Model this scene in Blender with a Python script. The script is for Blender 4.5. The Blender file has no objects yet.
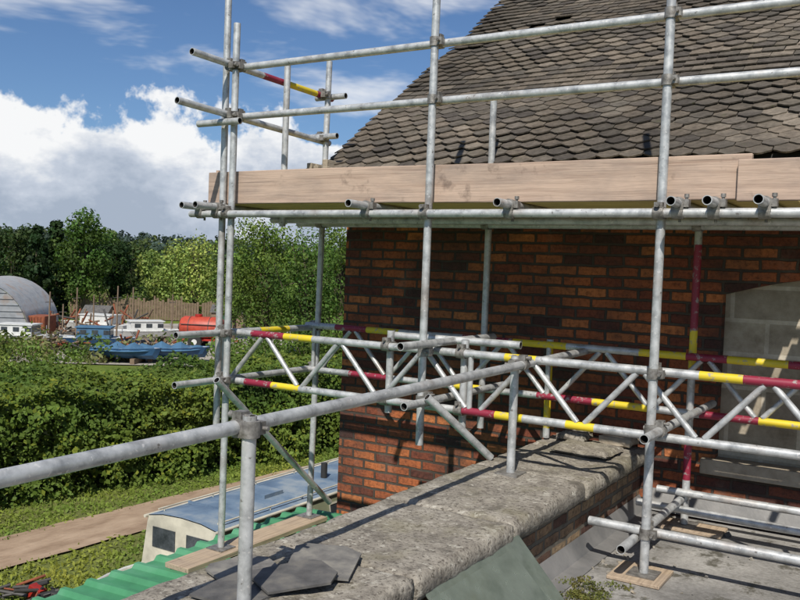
import bpy, bmesh, math, random
import numpy as np
from mathutils import Vector, Matrix, noise as mnoise
random.seed(7); rng=np.random.default_rng(7)
scene=bpy.context.scene
scene.view_settings.view_transform='Standard'; scene.view_settings.look='None'
scene.view_settings.exposure=0; scene.view_settings.gamma=1
COL=scene.collection
CAMZ=1.6
YAW=math.radians(31.6)
F2=Vector((-math.sin(YAW),math.cos(YAW),0)); R2=Vector((math.cos(YAW),math.sin(YAW),0))
def wp(deg,D,z=-3.0):
    p=F2*D+R2*(D*math.tan(math.radians(deg))); return Vector((p.x,p.y,z))

# ---------------------------------------------------------------- materials
def newmat(name):
    m=bpy.data.materials.new(name); m.use_nodes=True
    nt=m.node_tree; b=nt.nodes['Principled BSDF']; return m,nt,b
def N(nt,t,**k):
    n=nt.nodes.new(t)
    for a,v in k.items(): setattr(n,a,v)
    return n
def ramp(nt,fac,stops):
    r=N(nt,'ShaderNodeValToRGB'); e=r.color_ramp.elements
    while len(e)<len(stops): e.new(0.5)
    for i,(p,c) in enumerate(stops):
        e[i].position=p; e[i].color=(c[0],c[1],c[2],1)
    nt.links.new(fac,r.inputs[0]); return r.outputs[0]
def noise_(nt,vec,scale,detail=4,rough=.55,dist=0):
    n=N(nt,'ShaderNodeTexNoise'); n.inputs['Scale'].default_value=scale; n.inputs['Detail'].default_value=min(detail,5)
    n.inputs['Roughness'].default_value=rough; n.inputs['Distortion'].default_value=dist
    if vec is not None: nt.links.new(vec,n.inputs['Vector'])
    return n.outputs['Fac']
def objco(nt):
    return N(nt,'ShaderNodeTexCoord').outputs['Object']
def mapping(nt,vec,scale=(1,1,1),rot=(0,0,0)):
    m=N(nt,'ShaderNodeMapping'); m.inputs['Scale'].default_value=scale; m.inputs['Rotation'].default_value=rot
    nt.links.new(vec,m.inputs['Vector']); return m.outputs[0]
def mixc(nt,fac,a,b,mode='MIX'):
    m=N(nt,'ShaderNodeMix',data_type='RGBA',blend_type=mode)
    if isinstance(fac,(int,float)): m.inputs[0].default_value=fac
    else: nt.links.new(fac,m.inputs[0])
    for i,v in ((6,a),(7,b)):
        if isinstance(v,(tuple,list)): m.inputs[i].default_value=(v[0],v[1],v[2],1)
        else: nt.links.new(v,m.inputs[i])
    return m.outputs[2]
def math_(nt,op,a,b=None,c=None,clamp=False):
    m=N(nt,'ShaderNodeMath',operation=op,use_clamp=clamp)
    for i,v in enumerate((a,b,c)):
        if v is None: continue
        if isinstance(v,(int,float)): m.inputs[i].default_value=v
        else: nt.links.new(v,m.inputs[i])
    return m.outputs[0]
def bump(nt,b,h,strength=.5,dist=.01):
    n=N(nt,'ShaderNodeBump'); n.inputs['Strength'].default_value=strength; n.inputs['Distance'].default_value=dist
    nt.links.new(h,n.inputs['Height']); nt.links.new(n.outputs[0],b.inputs['Normal'])

def mottled(name,c1,c2,scale=5,rough=.8,metal=0,bumps=.3,bd=.01,detail=6,c3=None,stretch=(1,1,1)):
    m,nt,b=newmat(name); v=mapping(nt,objco(nt),stretch)
    f=noise_(nt,v,scale,detail,.6)
    st=[(.3,c1),(.7,c2)] if c3 is None else [(.28,c1),(.5,c2),(.72,c3)]
    col=ramp(nt,f,st); nt.links.new(col,b.inputs['Base Color'])
    b.inputs['Roughness'].default_value=rough; b.inputs['Metallic'].default_value=metal
    if bumps: bump(nt,b,noise_(nt,v,scale*4,3,.6),bumps,bd)
    return m

def galv():
    m,nt,b=newmat('galvanised_steel'); v=objco(nt)
    f=noise_(nt,v,14,5,.65); f2=noise_(nt,v,3.1,4,.6)
    c=ramp(nt,f,[(.3,(.27,.275,.275)),(.5,(.47,.475,.47)),(.75,(.64,.64,.63))])
    c=mixc(nt,ramp(nt,f2,[(.55,(0,0,0)),(.75,(.6,.6,.6))]),c,(.28,.21,.16))
    sp=ramp(nt,noise_(nt,v,60,2,.5),[(.64,(0,0,0)),(.70,(.8,.8,.8))])
    c=mixc(nt,sp,c,(.66,.64,.61))
    dk=ramp(nt,noise_(nt,v,33,3,.6),[(.66,(0,0,0)),(.71,(.75,.75,.75))])
    c=mixc(nt,dk,c,(.10,.08,.065))
    nt.links.new(c,b.inputs['Base Color']); b.inputs['Metallic'].default_value=.35
    nt.links.new(ramp(nt,f,[(.3,(.34,.34,.34)),(.7,(.55,.55,.55))]),b.inputs['Roughness'])
    return m
M_GALV=galv()
M_CLAMP=mottled('coupler_steel',(.10,.09,.08),(.36,.34,.31),30,.55,.5,.4,.003)
def paint(name,c):
    m,nt,b=newmat(name); v=objco(nt)
    f=noise_(nt,v,22,5,.7); f2=noise_(nt,v,5,4,.6)
    c2=tuple(x*.6 for x in c)
    col=mixc(nt,f2,c,c2)
    chip=ramp(nt,f,[(.56,(0,0,0)),(.62,(.85,.85,.85))])
    col=mixc(nt,chip,col,(.30,.28,.26)); nt.links.new(col,b.inputs['Base Color'])
    b.inputs['Roughness'].default_value=.5; return m
M_RED=paint('red_tube_paint',(.30,.02,.05)); M_YEL=paint('yellow_tube_paint',(.82,.62,.03))
M_TUBEIN=mottled('tube_bore',(.02,.017,.015),(.05,.04,.03),10,.9)

def wood(name,c1,c2,axis='X',weather=.3):
    m,nt,b=newmat(name); v=objco(nt)
    s={'X':(1.0,26,26),'Y':(26,1.0,26),'Z':(26,26,1.0)}[axis]
    v2=mapping(nt,v,s); f=noise_(nt,v2,1.6,5,.65,.6)
    c=ramp(nt,f,[(.28,c1),(.5,c2),(.75,tuple(min(1,x*1.15) for x in c2))])
    g=noise_(nt,mapping(nt,v,(.6,2,2)),2.2,5,.7)
    c=mixc(nt,ramp(nt,g,[(.42,(0,0,0)),(.66,(weather,)*3)]),c,(.22,.175,.15))
    st=ramp(nt,noise_(nt,v,5.5,4,.7),[(.60,(0,0,0)),(.72,(.65,.65,.65))])
    c=mixc(nt,st,c,(.13,.09,.07))
    s2={'X':(.5,60,60),'Y':(60,.5,60),'Z':(60,60,.5)}[axis]
    cr=ramp(nt,noise_(nt,mapping(nt,v,s2),1.2,3,.5),[(.30,(.75,.75,.75)),(.36,(0,0,0))])
    c=mixc(nt,cr,c,(.12,.085,.065))
    nt.links.new(c,b.inputs['Base Color']); b.inputs['Roughness'].default_value=.88
    bump(nt,b,f,.7,.006); return m
M_BOARD=wood('toe_board_timber',(.31,.21,.155),(.46,.335,.255),'X',.65)
M_DECK=wood('deck_board_timber',(.30,.21,.06),(.55,.42,.14),'X',.2)
M_PLANKY=wood('sole_board_timber',(.24,.17,.11),(.42,.32,.22),'Y',.4)

def brick(name,c1,c2,mortar,dark,lite,soot=.5,effl=.2,ms=.010):
    m,nt,b=newmat(name); co=objco(nt)
    s=N(nt,'ShaderNodeSeparateXYZ'); nt.links.new(co,s.inputs[0])
    u=math_(nt,'ADD',s.outputs[0],s.outputs[1])
    cb=N(nt,'ShaderNodeCombineXYZ'); nt.links.new(u,cb.inputs[0]); nt.links.new(s.outputs[2],cb.inputs[1])
    nv=N(nt,'ShaderNodeTexNoise'); nv.inputs['Scale'].default_value=9; nv.inputs['Detail'].default_value=3; nt.links.new(co,nv.inputs['Vector'])
    add=N(nt,'ShaderNodeVectorMath',operation='MULTIPLY_ADD'); add.inputs[1].default_value=(.024,.020,0)
    nt.links.new(nv.outputs['Color'],add.inputs[0]); nt.links.new(cb.outputs[0],add.inputs[2])
    bt=N(nt,'ShaderNodeTexBrick'); nt.links.new(add.outputs[0],bt.inputs['Vector'])
    bt.inputs['Scale'].default_value=1; bt.inputs['Brick Width'].default_value=.225; bt.inputs['Row Height'].default_value=.077
    bt.inputs['Mortar Size'].default_value=ms; bt.inputs['Mortar Smooth'].default_value=.3; bt.inputs['Bias'].default_value=0
    bt.inputs['Color1'].default_value=(0,0,0,1); bt.inputs['Color2'].default_value=(1,1,1,1); bt.inputs['Mortar'].default_value=(.5,.5,.5,1)
    rnd=N(nt,'ShaderNodeSeparateColor'); nt.links.new(bt.outputs['Color'],rnd.inputs[0])
    col=ramp(nt,rnd.outputs[0],[(0,dark),(.28,c1),(.65,c2),(1,lite)])
    f=noise_(nt,co,34,5,.7)
    col=mixc(nt,.8,col,ramp(nt,f,[(.32,(.22,.19,.19)),(.54,(1,1,1)),(.8,(1.0,1.0,1.0))]),'MULTIPLY')
    mort=mixc(nt,noise_(nt,co,12,3),mortar,tuple(x*.4 for x in mortar))
    col=mixc(nt,bt.outputs['Fac'],col,mort)
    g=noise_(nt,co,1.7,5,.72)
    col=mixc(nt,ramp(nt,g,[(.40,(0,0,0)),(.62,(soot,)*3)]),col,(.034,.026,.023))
    e=noise_(nt,mapping(nt,co,(1,1,.5)),3.3,5,.7)
    col=mixc(nt,ramp(nt,e,[(.58,(0,0,0)),(.75,(effl,)*3)]),col,(.38,.33,.27))
    nt.links.new(col,b.inputs['Base Color']); b.inputs['Roughness'].default_value=.92
    h=math_(nt,'ADD',math_(nt,'SUBTRACT',1.0,bt.outputs['Fac']),math_(nt,'MULTIPLY',f,.7))
    bump(nt,b,h,1.0,.012); return m
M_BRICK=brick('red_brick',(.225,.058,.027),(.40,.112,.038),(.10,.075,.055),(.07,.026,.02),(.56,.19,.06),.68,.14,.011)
M_BRICK2=brick('weathered_brick',(.24,.12,.07),(.38,.235,.13),(.25,.22,.17),(.12,.055,.04),(.46,.33,.19),.5,.45,.014)

def stone_mat():
    m,nt,b=newmat('lichen_coping_stone'); co=objco(nt)
    f=noise_(nt,co,8,5,.7); g=noise_(nt,co,55,3,.7); l=noise_(nt,co,3,5,.7)
    c=ramp(nt,f,[(.28,(.115,.10,.082)),(.48,(.25,.222,.182)),(.72,(.38,.345,.29))])
    c=mixc(nt,ramp(nt,g,[(.36,(1,1,1)),(.48,(0,0,0))]),c,(.09,.076,.06))
    c=mixc(nt,ramp(nt,noise_(nt,co,26,4,.6),[(.60,(0,0,0)),(.66,(.7,.7,.7))]),c,(.48,.45,.38))
    c=mixc(nt,ramp(nt,l,[(.50,(0,0,0)),(.66,(.45,.45,.45))]),c,(.17,.15,.08))
    c=mixc(nt,ramp(nt,noise_(nt,co,5.5,5,.7),[(.56,(0,0,0)),(.66,(.55,.55,.55))]),c,(.065,.055,.042))
    nt.links.new(c,b.inputs['Base Color']); b.inputs['Roughness'].default_value=.95
    h=math_(nt,'ADD',f,math_(nt,'MULTIPLY',g,.6)); bump(nt,b,h,.8,.014); return m
M_COPE=stone_mat()
def roof_felt():
    m,nt,b=newmat('flat_roof_felt'); co=objco(nt)
    f=noise_(nt,co,1.6,5,.65,.4); g=noise_(nt,co,40,4,.7)
    c=ramp(nt,f,[(.3,(.14,.132,.12)),(.5,(.29,.275,.255)),(.7,(.43,.41,.38))])
    c=mixc(nt,.6,c,ramp(nt,g,[(.3,(.4,.4,.38)),(.6,(1,1,1))]),'MULTIPLY')
    c=mixc(nt,ramp(nt,noise_(nt,co,3.7,5,.75),[(.54,(0,0,0)),(.62,(.85,.85,.85))]),c,(.06,.054,.036))
    nt.links.new(c,b.inputs['Base Color']); b.inputs['Roughness'].default_value=.75
    bump(nt,b,math_(nt,'ADD',g,f),.4,.01); return m
M_FELT=roof_felt()
def block_mat():
    m,nt,b=newmat('concrete_blockwork'); co=objco(nt)
    s=N(nt,'ShaderNodeSeparateXYZ'); nt.links.new(co,s.inputs[0])
    cb=N(nt,'ShaderNodeCombineXYZ'); nt.links.new(s.outputs[0],cb.inputs[0]); nt.links.new(s.outputs[2],cb.inputs[1])
    bt=N(nt,'ShaderNodeTexBrick'); nt.links.new(cb.outputs[0],bt.inputs['Vector']); bt.inputs['Scale'].default_value=1
    bt.inputs['Brick Width'].default_value=.45; bt.inputs['Row Height'].default_value=.225; bt.inputs['Mortar Size'].default_value=.014
    bt.inputs['Color1'].default_value=(.33,.28,.215,1); bt.inputs['Color2'].default_value=(.47,.41,.315,1); bt.inputs['Mortar'].default_value=(.58,.52,.42,1)
    c=mixc(nt,.85,bt.outputs['Color'],ramp(nt,noise_(nt,co,5,5,.7),[(.3,(.38,.34,.29)),(.65,(1,1,1))]),'MULTIPLY')
    nt.links.new(c,b.inputs['Base Color']); b.inputs['Roughness'].default_value=.9
    bump(nt,b,noise_(nt,co,60,3),.5,.005); return m
M_BLOCK=block_mat()

def attrmat(name,rough=.7,transl=0.0,noisemul=True,spec=.3,nscale=25,lo=.5,bumpit=0,patch=False):
    m,nt,b=newmat(name); a=N(nt,'ShaderNodeAttribute',attribute_name='Col')
    c=a.outputs['Color']
    if noisemul: c=mixc(nt,.8,c,ramp(nt,noise_(nt,objco(nt),nscale,4,.65),[(.3,(lo,lo,lo)),(.65,(1.1,1.1,1.1))]),'MULTIPLY')
    if patch:
        c=mixc(nt,ramp(nt,noise_(nt,objco(nt),2.3,5,.7),[(.54,(0,0,0)),(.7,(.45,.45,.45))]),c,(.18,.16,.13))
        c=mixc(nt,ramp(nt,noise_(nt,objco(nt),1.3,5,.75),[(.50,(0,0,0)),(.64,(.55,.55,.55))]),c,(.062,.055,.046))
        c=mixc(nt,ramp(nt,noise_(nt,objco(nt),9,4,.7),[(.62,(0,0,0)),(.7,(.5,.5,.5))]),c,(.07,.068,.036))
    nt.links.new(c,b.inputs['Base Color']); b.inputs['Roughness'].default_value=rough
    b.inputs['Specular IOR Level'].default_value=spec
    if bumpit: bump(nt,b,noise_(nt,objco(nt),nscale*2,3,.6),bumpit,.01)
    if transl:
        t=N(nt,'ShaderNodeBsdfTranslucent'); nt.links.new(mixc(nt,1.0,c,(1.5,1.5,.6),'MULTIPLY'),t.inputs[0])
        mx=N(nt,'ShaderNodeMixShader'); mx.inputs[0].default_value=transl
        out=nt.nodes['Material Output']; nt.links.new(b.outputs[0],mx.inputs[1]); nt.links.new(t.outputs[0],mx.inputs[2]); nt.links.new(mx.outputs[0],out.inputs[0])
    return m
M_LEAF=attrmat('leaves',.65,.22,False,.2)
M_TILE=attrmat('clay_roof_tile',.9,0,True,.12,22,.45,.5,True)
M_BARK=mottled('bark',(.05,.035,.02),(.14,.11,.075),6,.95,0,.6,.02,stretch=(3,3,.6))
def grass_mat():
    m,nt,b=newmat('grass'); co=objco(nt)
    f=noise_(nt,co,1.1,5,.7); g=noise_(nt,co,.06,4,.6); h=noise_(nt,co,18,3,.7)
    c=ramp(nt,f,[(.3,(.085,.13,.022)),(.55,(.145,.20,.035)),(.75,(.22,.24,.065))])
    c=mixc(nt,ramp(nt,g,[(.42,(0,0,0)),(.6,(.6,.6,.6))]),c,(.17,.165,.065))
    c=mixc(nt,.6,c,ramp(nt,h,[(.3,(.45,.45,.45)),(.6,(1.05,1.05,1.05))]),'MULTIPLY')
    nt.links.new(c,b.inputs['Base Color']); b.inputs['Roughness'].default_value=.95; b.inputs['Specular IOR Level'].default_value=.1
    bump(nt,b,h,.8,.06); return m
M_GRASS=grass_mat()
M_PATH=mottled('dirt_towpath',(.20,.13,.08),(.32,.225,.15),3.2,.95,0,.7,.03,6,(.42,.31,.215),(1,.35,1))
M_YARD=mottled('gravel_yard',(.20,.18,.15),(.30,.27,.23),.5,.95,0,.4,.02,6,(.40,.37,.32))
def water_mat():
    m,nt,b=newmat('canal_water'); b.inputs['Base Color'].default_value=(.035,.032,.018,1); b.inputs['Roughness'].default_value=.06
    bump(nt,b,noise_(nt,objco(nt),3,4),.15,.03); return m
M_WATER=water_mat()
M_GREEN=mottled('green_sheet_paint',(.035,.15,.07),(.055,.23,.105),2.5,.6,0,.15,.004,6,(.10,.28,.16))
M_SLATE=mottled('slate',(.045,.043,.042),(.10,.095,.09),9,.65,0,.6,.004,6,(.18,.165,.14))
M_SLATE2=mottled('pale_slate',(.09,.085,.08),(.17,.16,.145),11,.7,0,.6,.004,6,(.27,.25,.21))
def simple(name,c,rough=.6,metal=0,var=.25,scale=4):
    return mottled(name,tuple(x*(1-var) for x in c),c,scale,rough,metal,.1,.003)
M_CREAM=simple('cream_paint',(.66,.62,.50),.55,0,.45,3); M_WHITE=simple('white_paint',(.70,.70,.67),.45,0,.25)
M_OLIVE=simple('olive_cabin_paint',(.30,.32,.20),.5,0,.35,3)
M_BLUEROOF=mottled('faded_blue_paint',(.07,.115,.18),(.14,.20,.275),2.2,.65,0,.2,.004,6,(.30,.33,.34))
M_BLUECOV=mottled('blue_canvas',(.04,.10,.18),(.07,.17,.28),2,.8,0,.4,.03)
M_BLUEHULL=simple('blue_hull_paint',(.04,.12,.26),.4); M_REDP=simple('red_paint',(.42,.03,.02),.4,0,.4)
M_ORANGE=simple('red_tank_paint',(.52,.07,.035),.5,0,.4); M_BLACK=simple('black_rubber',(.025,.025,.025),.8); M_DARK=simple('dark_steel',(.06,.055,.05),.6)
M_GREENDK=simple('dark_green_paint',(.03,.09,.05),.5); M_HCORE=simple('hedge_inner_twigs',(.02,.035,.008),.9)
M_SILVER=mottled('corrugated_iron',(.24,.25,.26),(.37,.38,.39),1.2,.5,.4,.2,.01,6,(.33,.25,.20))
M_FENCE=mottled('weathered_timber',(.14,.095,.06),(.24,.17,.115),3,.9,0,.3,.01)
M_RUST=mottled('rusty_iron',(.14,.04,.02),(.30,.09,.04),5,.9)
M_LEAD=mottled('lead_flashing',(.14,.14,.14),(.27,.26,.25),4,.6,.2)
M_MORTAR=mottled('lime_mortar',(.22,.18,.13),(.40,.34,.26),8,.95,0,.6,.01)
M_PVC=simple('black_gutter',(.03,.03,.03),.45)
def glass_mat(name,c,tr=.0,mul=2.2):
    m,nt,b=newmat(name); co=objco(nt)
    f=noise_(nt,co,6,5,.7); nt.links.new(ramp(nt,f,[(.3,c),(.7,tuple(min(1,x*mul+.03) for x in c))]),b.inputs['Base Color'])
    nt.links.new(ramp(nt,f,[(.35,(.06,.06,.06)),(.7,(.35,.35,.35))]),b.inputs['Roughness'])
    b.inputs['Transmission Weight'].default_value=tr; return m
M_GLASS=glass_mat('dusty_green_glass',(.17,.20,.165),.45,1.5); M_WIN=glass_mat('dark_window_glass',(.02,.025,.03))

# ---------------------------------------------------------------- object helpers
def link(ob,parent=None):
    COL.objects.link(ob)
    if parent is not None: ob.parent=parent
    return ob
def empty(name,loc=(0,0,0)):
    e=bpy.data.objects.new(name,None); e.location=loc; e.empty_display_size=.2; COL.objects.link(e); return e
def meshob(name,verts,faces,mats,parent=None,midx=None,smooth=False,loc=None,rot=None):
    me=bpy.data.meshes.new(name); me.from_pydata([tuple(v) for v in verts],[],faces)
    for m in (mats if isinstance(mats,(list,tuple)) else [mats]): me.materials.append(m)
    if midx is not None: me.polygons.foreach_set('material_index',midx)
    if smooth: me.polygons.foreach_set('use_smooth',[True]*len(me.polygons))
    me.update(); ob=bpy.data.objects.new(name,me)
    if loc is not None: ob.location=loc
    if rot is not None: ob.rotation_euler=rot
    return link(ob,parent)
class MB:
    def __init__(s): s.v=[];s.f=[];s.m=[];s.mats=[];s.sm=[]
    def mi(s,mat):
        if mat not in s.mats: s.mats.append(mat)
        return s.mats.index(mat)
    def add(s,vs,fs,mat,smooth=False):
        o=len(s.v); s.v+= [Vector(v) for v in vs]; k=s.mi(mat)
        for f in fs: s.f.append(tuple(i+o for i in f)); s.m.append(k); s.sm.append(smooth)
    def box(s,a,b,mat,M=None):
        (x0,y0,z0),(x1,y1,z1)=a,b
        vs=[Vector(p) for p in((x0,y0,z0),(x1,y0,z0),(x1,y1,z0),(x0,y1,z0),(x0,y0,z1),(x1,y0,z1),(x1,y1,z1),(x0,y1,z1))]
        if M is not None: vs=[M@v for v in vs]
        s.add(vs,[(0,3,2,1),(4,5,6,7),(0,1,5,4),(1,2,6,5),(2,3,7,6),(3,0,4,7)],mat)
    def cyl(s,p0,p1,r,mat,n=12,r1=None,cap=True):
        p0=Vector(p0);p1=Vector(p1);d=(p1-p0).normalized(); a=d.orthogonal().normalized(); b=d.cross(a)
        if r1 is None:r1=r
        vs=[];
        for p,rr in((p0,r),(p1,r1)):
            for i in range(n):
                t=2*math.pi*i/n; vs.append(p+a*(rr*math.cos(t))+b*(rr*math.sin(t)))
        s.add(vs,[(i,(i+1)%n,n+(i+1)%n,n+i) for i in range(n)],mat,True)
        if cap: s.add(vs[:n],[tuple(reversed(range(n)))],mat); s.add(vs[n:],[tuple(range(n))],mat)
    def tube(s,p0,p1,bands=(),r=.0245,n=16):
        p0=Vector(p0);p1=Vector(p1);L=(p1-p0).length;d=(p1-p0)/L;a=d.orthogonal().normalized();b=d.cross(a)
        ts=sorted(set([0,1]+[max(0,min(1,t)) for bd in bands for t in bd[:2]]))
        def ring(t,rr,off=0): 
            c=p0+d*(L*t+off); return [c+a*(rr*math.cos(2*math.pi*i/n))+b*(rr*math.sin(2*math.pi*i/n)) for i in range(n)]
        q=lambda o,o2:[(o+i,o+(i+1)%n,o2+(i+1)%n,o2+i) for i in range(n)]
        for t0,t1 in zip(ts[:-1],ts[1:]):
            mat=M_GALV; mid=(t0+t1)/2
            for bd in bands:
                if bd[0]<=mid<=bd[1]: mat=bd[2]
            s.add(ring(t0,r)+ring(t1,r),q(0,n),mat,True)
        for t,sg in((0,1),(1,-1)):
            s.add(ring(t,r)+ring(t,r*.84),q(0,n),M_GALV); s.add(ring(t,r*.84)+ring(t,r*.82,sg*.12),q(0,n),M_TUBEIN,True)
            s.add(ring(t,r*.82,sg*.12),[tuple(range(n))],M_TUBEIN)
    def coupler(s,p,ax1,ax2,off=.05):
        p=Vector(p);ax1=Vector(ax1).normalized();ax2=Vector(ax2).normalized(); w=ax1.cross(ax2).normalized()
        q=p+w*off
        s.cyl(p-ax1*.028,p+ax1*.028,.033,M_CLAMP,14); s.cyl(q-ax2*.028,q+ax2*.028,.033,M_CLAMP,14)
        M=Matrix((ax1,ax2,w)).transposed().to_4x4(); M.translation=(p+q)/2
        s.box((-.03,-.03,-.02),(.03,.03,.02),M_CLAMP,M)
        for base,ax,other in((p,ax1,ax2),(q,ax2,ax1)):
            c=base+other*.040; s.box((-.022,-.012,-.02),(.022,.016,.02),M_CLAMP,Matrix.Translation(c)@Matrix((ax,other,w)).transposed().to_4x4())
            s.cyl(c-w*.045,c+w*.045,.008,M_CLAMP,8); s.cyl(c+w*.03,c+w*.048,.014,M_CLAMP,6)
    def obj(s,name,parent=None,bevel=0,loc=None,rot=None):
        ob=meshob(name,s.v,s.f,s.mats,parent,s.m,False,loc,rot)
        ob.data.polygons.foreach_set('use_smooth',s.sm)
        if bevel:
            mo=ob.modifiers.new('bevel','BEVEL'); mo.width=bevel; mo.segments=2; mo.limit_method='ANGLE'; mo.angle_limit=math.radians(40)
        return ob

def quads_mesh(name,cent,nrm,size,col,mat,parent=None,aspect=.6):
    n=len(cent); nrm=nrm/np.linalg.norm(nrm,axis=1,keepdims=True)
    r=rng.normal(size=(n,3)); a=np.cross(nrm,r); a/=np.linalg.norm(a,axis=1,keepdims=True); b=np.cross(nrm,a)
    a=a*size[:,None]*.5; b=b*size[:,None]*.5*aspect
    V=np.stack([cent-a,cent-b+a*.1,cent+a,cent+b+a*.1],1).reshape(-1,3)
    me=bpy.data.meshes.new(name); me.vertices.add(4*n); me.vertices.foreach_set('co',V.astype(np.float32).ravel())
    me.loops.add(4*n); me.loops.foreach_set('vertex_index',np.arange(4*n,dtype=np.int32))
    me.polygons.add(n); me.polygons.foreach_set('loop_start',np.arange(0,4*n,4,dtype=np.int32)); me.polygons.foreach_set('loop_total',np.full(n,4,dtype=np.int32))
    ca=me.color_attributes.new('Col','FLOAT_COLOR','POINT')
    C=np.ones((4*n,4),np.float32); C[:,:3]=np.repeat(col,4,axis=0); ca.data.foreach_set('color',C.ravel())
    me.materials.append(mat); me.update(); me.validate()
    return link(bpy.data.objects.new(name,me),parent)

def foliage_pts(clumps,per,spread,base,var=.35,leaf=.15,surf=True):
    C=[];Nn=[];Cl=[];S=[]
    for c,r in clumps:
        k=max(6,int(per*r*r)) if surf else per
        d=rng.normal(size=(k,3)); d/=np.linalg.norm(d,axis=1,keepdims=True)
        rad=r*(.6+.42*rng.random(k)**.7)
        p=np.array(c)+d*rad[:,None]*np.array([1,1,.85])+rng.normal(size=(k,3))*spread
        C.append(p); Nn.append(d+rng.normal(size=(k,3))*.38)
        tone=1+var*(rng.random()-.5)*1.6; hue=(rng.random()-.5)*.3
        t=tone*(1+var*.8*(rng.random(k)-.5))
        col=np.array(base)[None,:]*t[:,None]; col[:,0]*=1+hue; Cl.append(col); S.append(leaf*(.6+.8*rng.random(k)))
    return np.concatenate(C),np.concatenate(Nn),np.concatenate(S),np.concatenate(Cl)

def tree(name,base,h,w,col,leaf=.22,nclump=45,per=90,shape='round'):
    e=empty(name,base); mb=MB()
    th=h*.12 if shape!='conifer' else h*.06
    tr=.035*h*.6
    pts=[Vector((0,0,-.2))]
    for i in range(1,6): pts.append(Vector((random.uniform(-.03,.03)*h,random.uniform(-.03,.03)*h,h*.8*i/5)))
    for i in range(5): mb.cyl(pts[i],pts[i+1],tr*(1-.17*i),M_BARK,9,tr*(1-.17*(i+1)),False)
    clumps=[]
    for i in range(nclump):
        if shape=='conifer':
            z=th+ (h-th)*random.random()**1.0*.97; rr=(w/2)*(1-((z-th)/(h-th))**1.6)*.8+.1; a=random.uniform(0,6.28)
            q=rr*random.uniform(.5,1); r=w*.13
        else:
            a=random.uniform(0,6.28); u=random.uniform(-1,1); q0=random.uniform(.55,1)
            z=th+(h-th)*(.5+.44*u*q0); q=(w/2)*math.sqrt(max(0,1-(u*q0)**2))*q0*random.uniform(.5,1.0); r=random.uniform(.08,.19)*w
            if shape=='willow': r*=.85
        c=Vector((math.cos(a)*q,math.sin(a)*q,z)); clumps.append((c,r))
        if i%3==0 and shape!='conifer':
            k=random.randint(1,4); mb.cyl(pts[k],c,tr*.35,M_BARK,6,tr*.08,False)
    mb.obj('trunk_and_limbs',e)
    P,Nn,S,Cc=foliage_pts(clumps,per/(w*w)*24,.025*w,col,.5,leaf)
    if shape=='willow':
        m=rng.random(len(P))<.5; P[m,2]-=rng.random(m.sum())*h*.22; P[:,2]=np.maximum(P[:,2],.3)
    quads_mesh('crown',P,Nn,S,Cc,M_LEAF,e,aspect=.7)
    return e

# ---------------------------------------------------------------- terrain
def spaced(lo,hi,mid):
    s=set(mid)
    x=mid[0]; st=2.0
    while x>lo: x-=st; s.add(x); st=min(st*1.18,30)
    x=mid[-1]; st=2.0
    while x<hi: x+=st; s.add(x); st=min(st*1.18,30)
    return sorted(s)
xs=spaced(-900,900,[-20,-17,-14,-12,-10.6,-9.6,-9.15,-8.9,-7,-6,-5.3,-5.1,-3,0,4]); ys=spaced(-500,1000,[0,4,8,12,16,20,25])
def terr(x,y):
    d=math.hypot(x,y)
    z=-3+0.02*mnoise.noise(Vector((x*.4,y*.4,0)))
    if d>130:
        t=min(1,(d-130)/420); t=t*t*(3-2*t)
        z+=t*(11.5+9*mnoise.noise(Vector((x/130,y/130,3)))+3*mnoise.noise(Vector((x/60,y/60,8))))
    if -8.95<x<-5.2: z=-3.9
    return z
V=[(x,y,terr(x,y)) for y in ys for x in xs]; nx=len(xs)
Fc=[(j*nx+i,j*nx+i+1,(j+1)*nx+i+1,(j+1)*nx+i) for j in range(len(ys)-1) for i in range(nx-1)]
meshob('ground',V,Fc,M_GRASS,smooth=False)
meshob('canal_water',[(-9.1,-500,-3.28),(-5.0,-500,-3.28),(-5.0,1000,-3.28),(-9.1,1000,-3.28)],[(0,1,2,3)],M_WATER)
pv=[];pf=[]
for i,y in enumerate(list(np.arange(-60,60,.25))):
    c=-11.95+.10*(y-8)+.12*math.sin(y*.35) if y<22 else -10.5
    wl=.68+.12*mnoise.noise(Vector((y*.7,1,0)))+.07*mnoise.noise(Vector((y*3.1,1,0))); wr=.68+.12*mnoise.noise(Vector((y*.7,5,0)))+.07*mnoise.noise(Vector((y*3.1,8,0)))
    pv+=[(c-wl,y,-2.965),(c+wr,y,-2.965)]
    if i: pf.append((2*i-2,2*i-1,2*i+1,2*i))
meshob('towpath',pv,pf,M_PATH)
n=40000; X=rng.uniform(-14.6,-9.1,n); Y=rng.uniform(3,26,n); c=np.where(Y<22,-11.95+.10*(Y-8)+.12*np.sin(Y*.35),-10.5)
k=np.abs(X-c)>.44+.42*rng.random(n)**.6; X=X[k];Y=Y[k];n=len(X)
P=np.stack([X,Y,-2.98+.03*rng.random(n)],1); Nn=rng.normal(size=(n,3))*[1,1,.5]+np.array([[.4,-.4,.5]])
gp=np.array([mnoise.noise(Vector((x*.7,y*.7,0))) for x,y in zip(X,Y)])
t=(.75+.5*rng.random(n)+.35*gp)[:,None]; Cg=np.array([[.155,.21,.035]])*t; Cg[:,0]*=1+.4*gp
quads_mesh('grass_tufts',P,Nn,.045+.06*rng.random(n),Cg,M_LEAF,aspect=.45)
ya=[wp(-30,36),wp(-7,38),wp(-6,60),wp(-12,64),wp(-30,56)]
meshob('gravel_yard',[(p.x,p.y,-2.955) for p in ya],[(0,1,2,3,4)],M_YARD)

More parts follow.
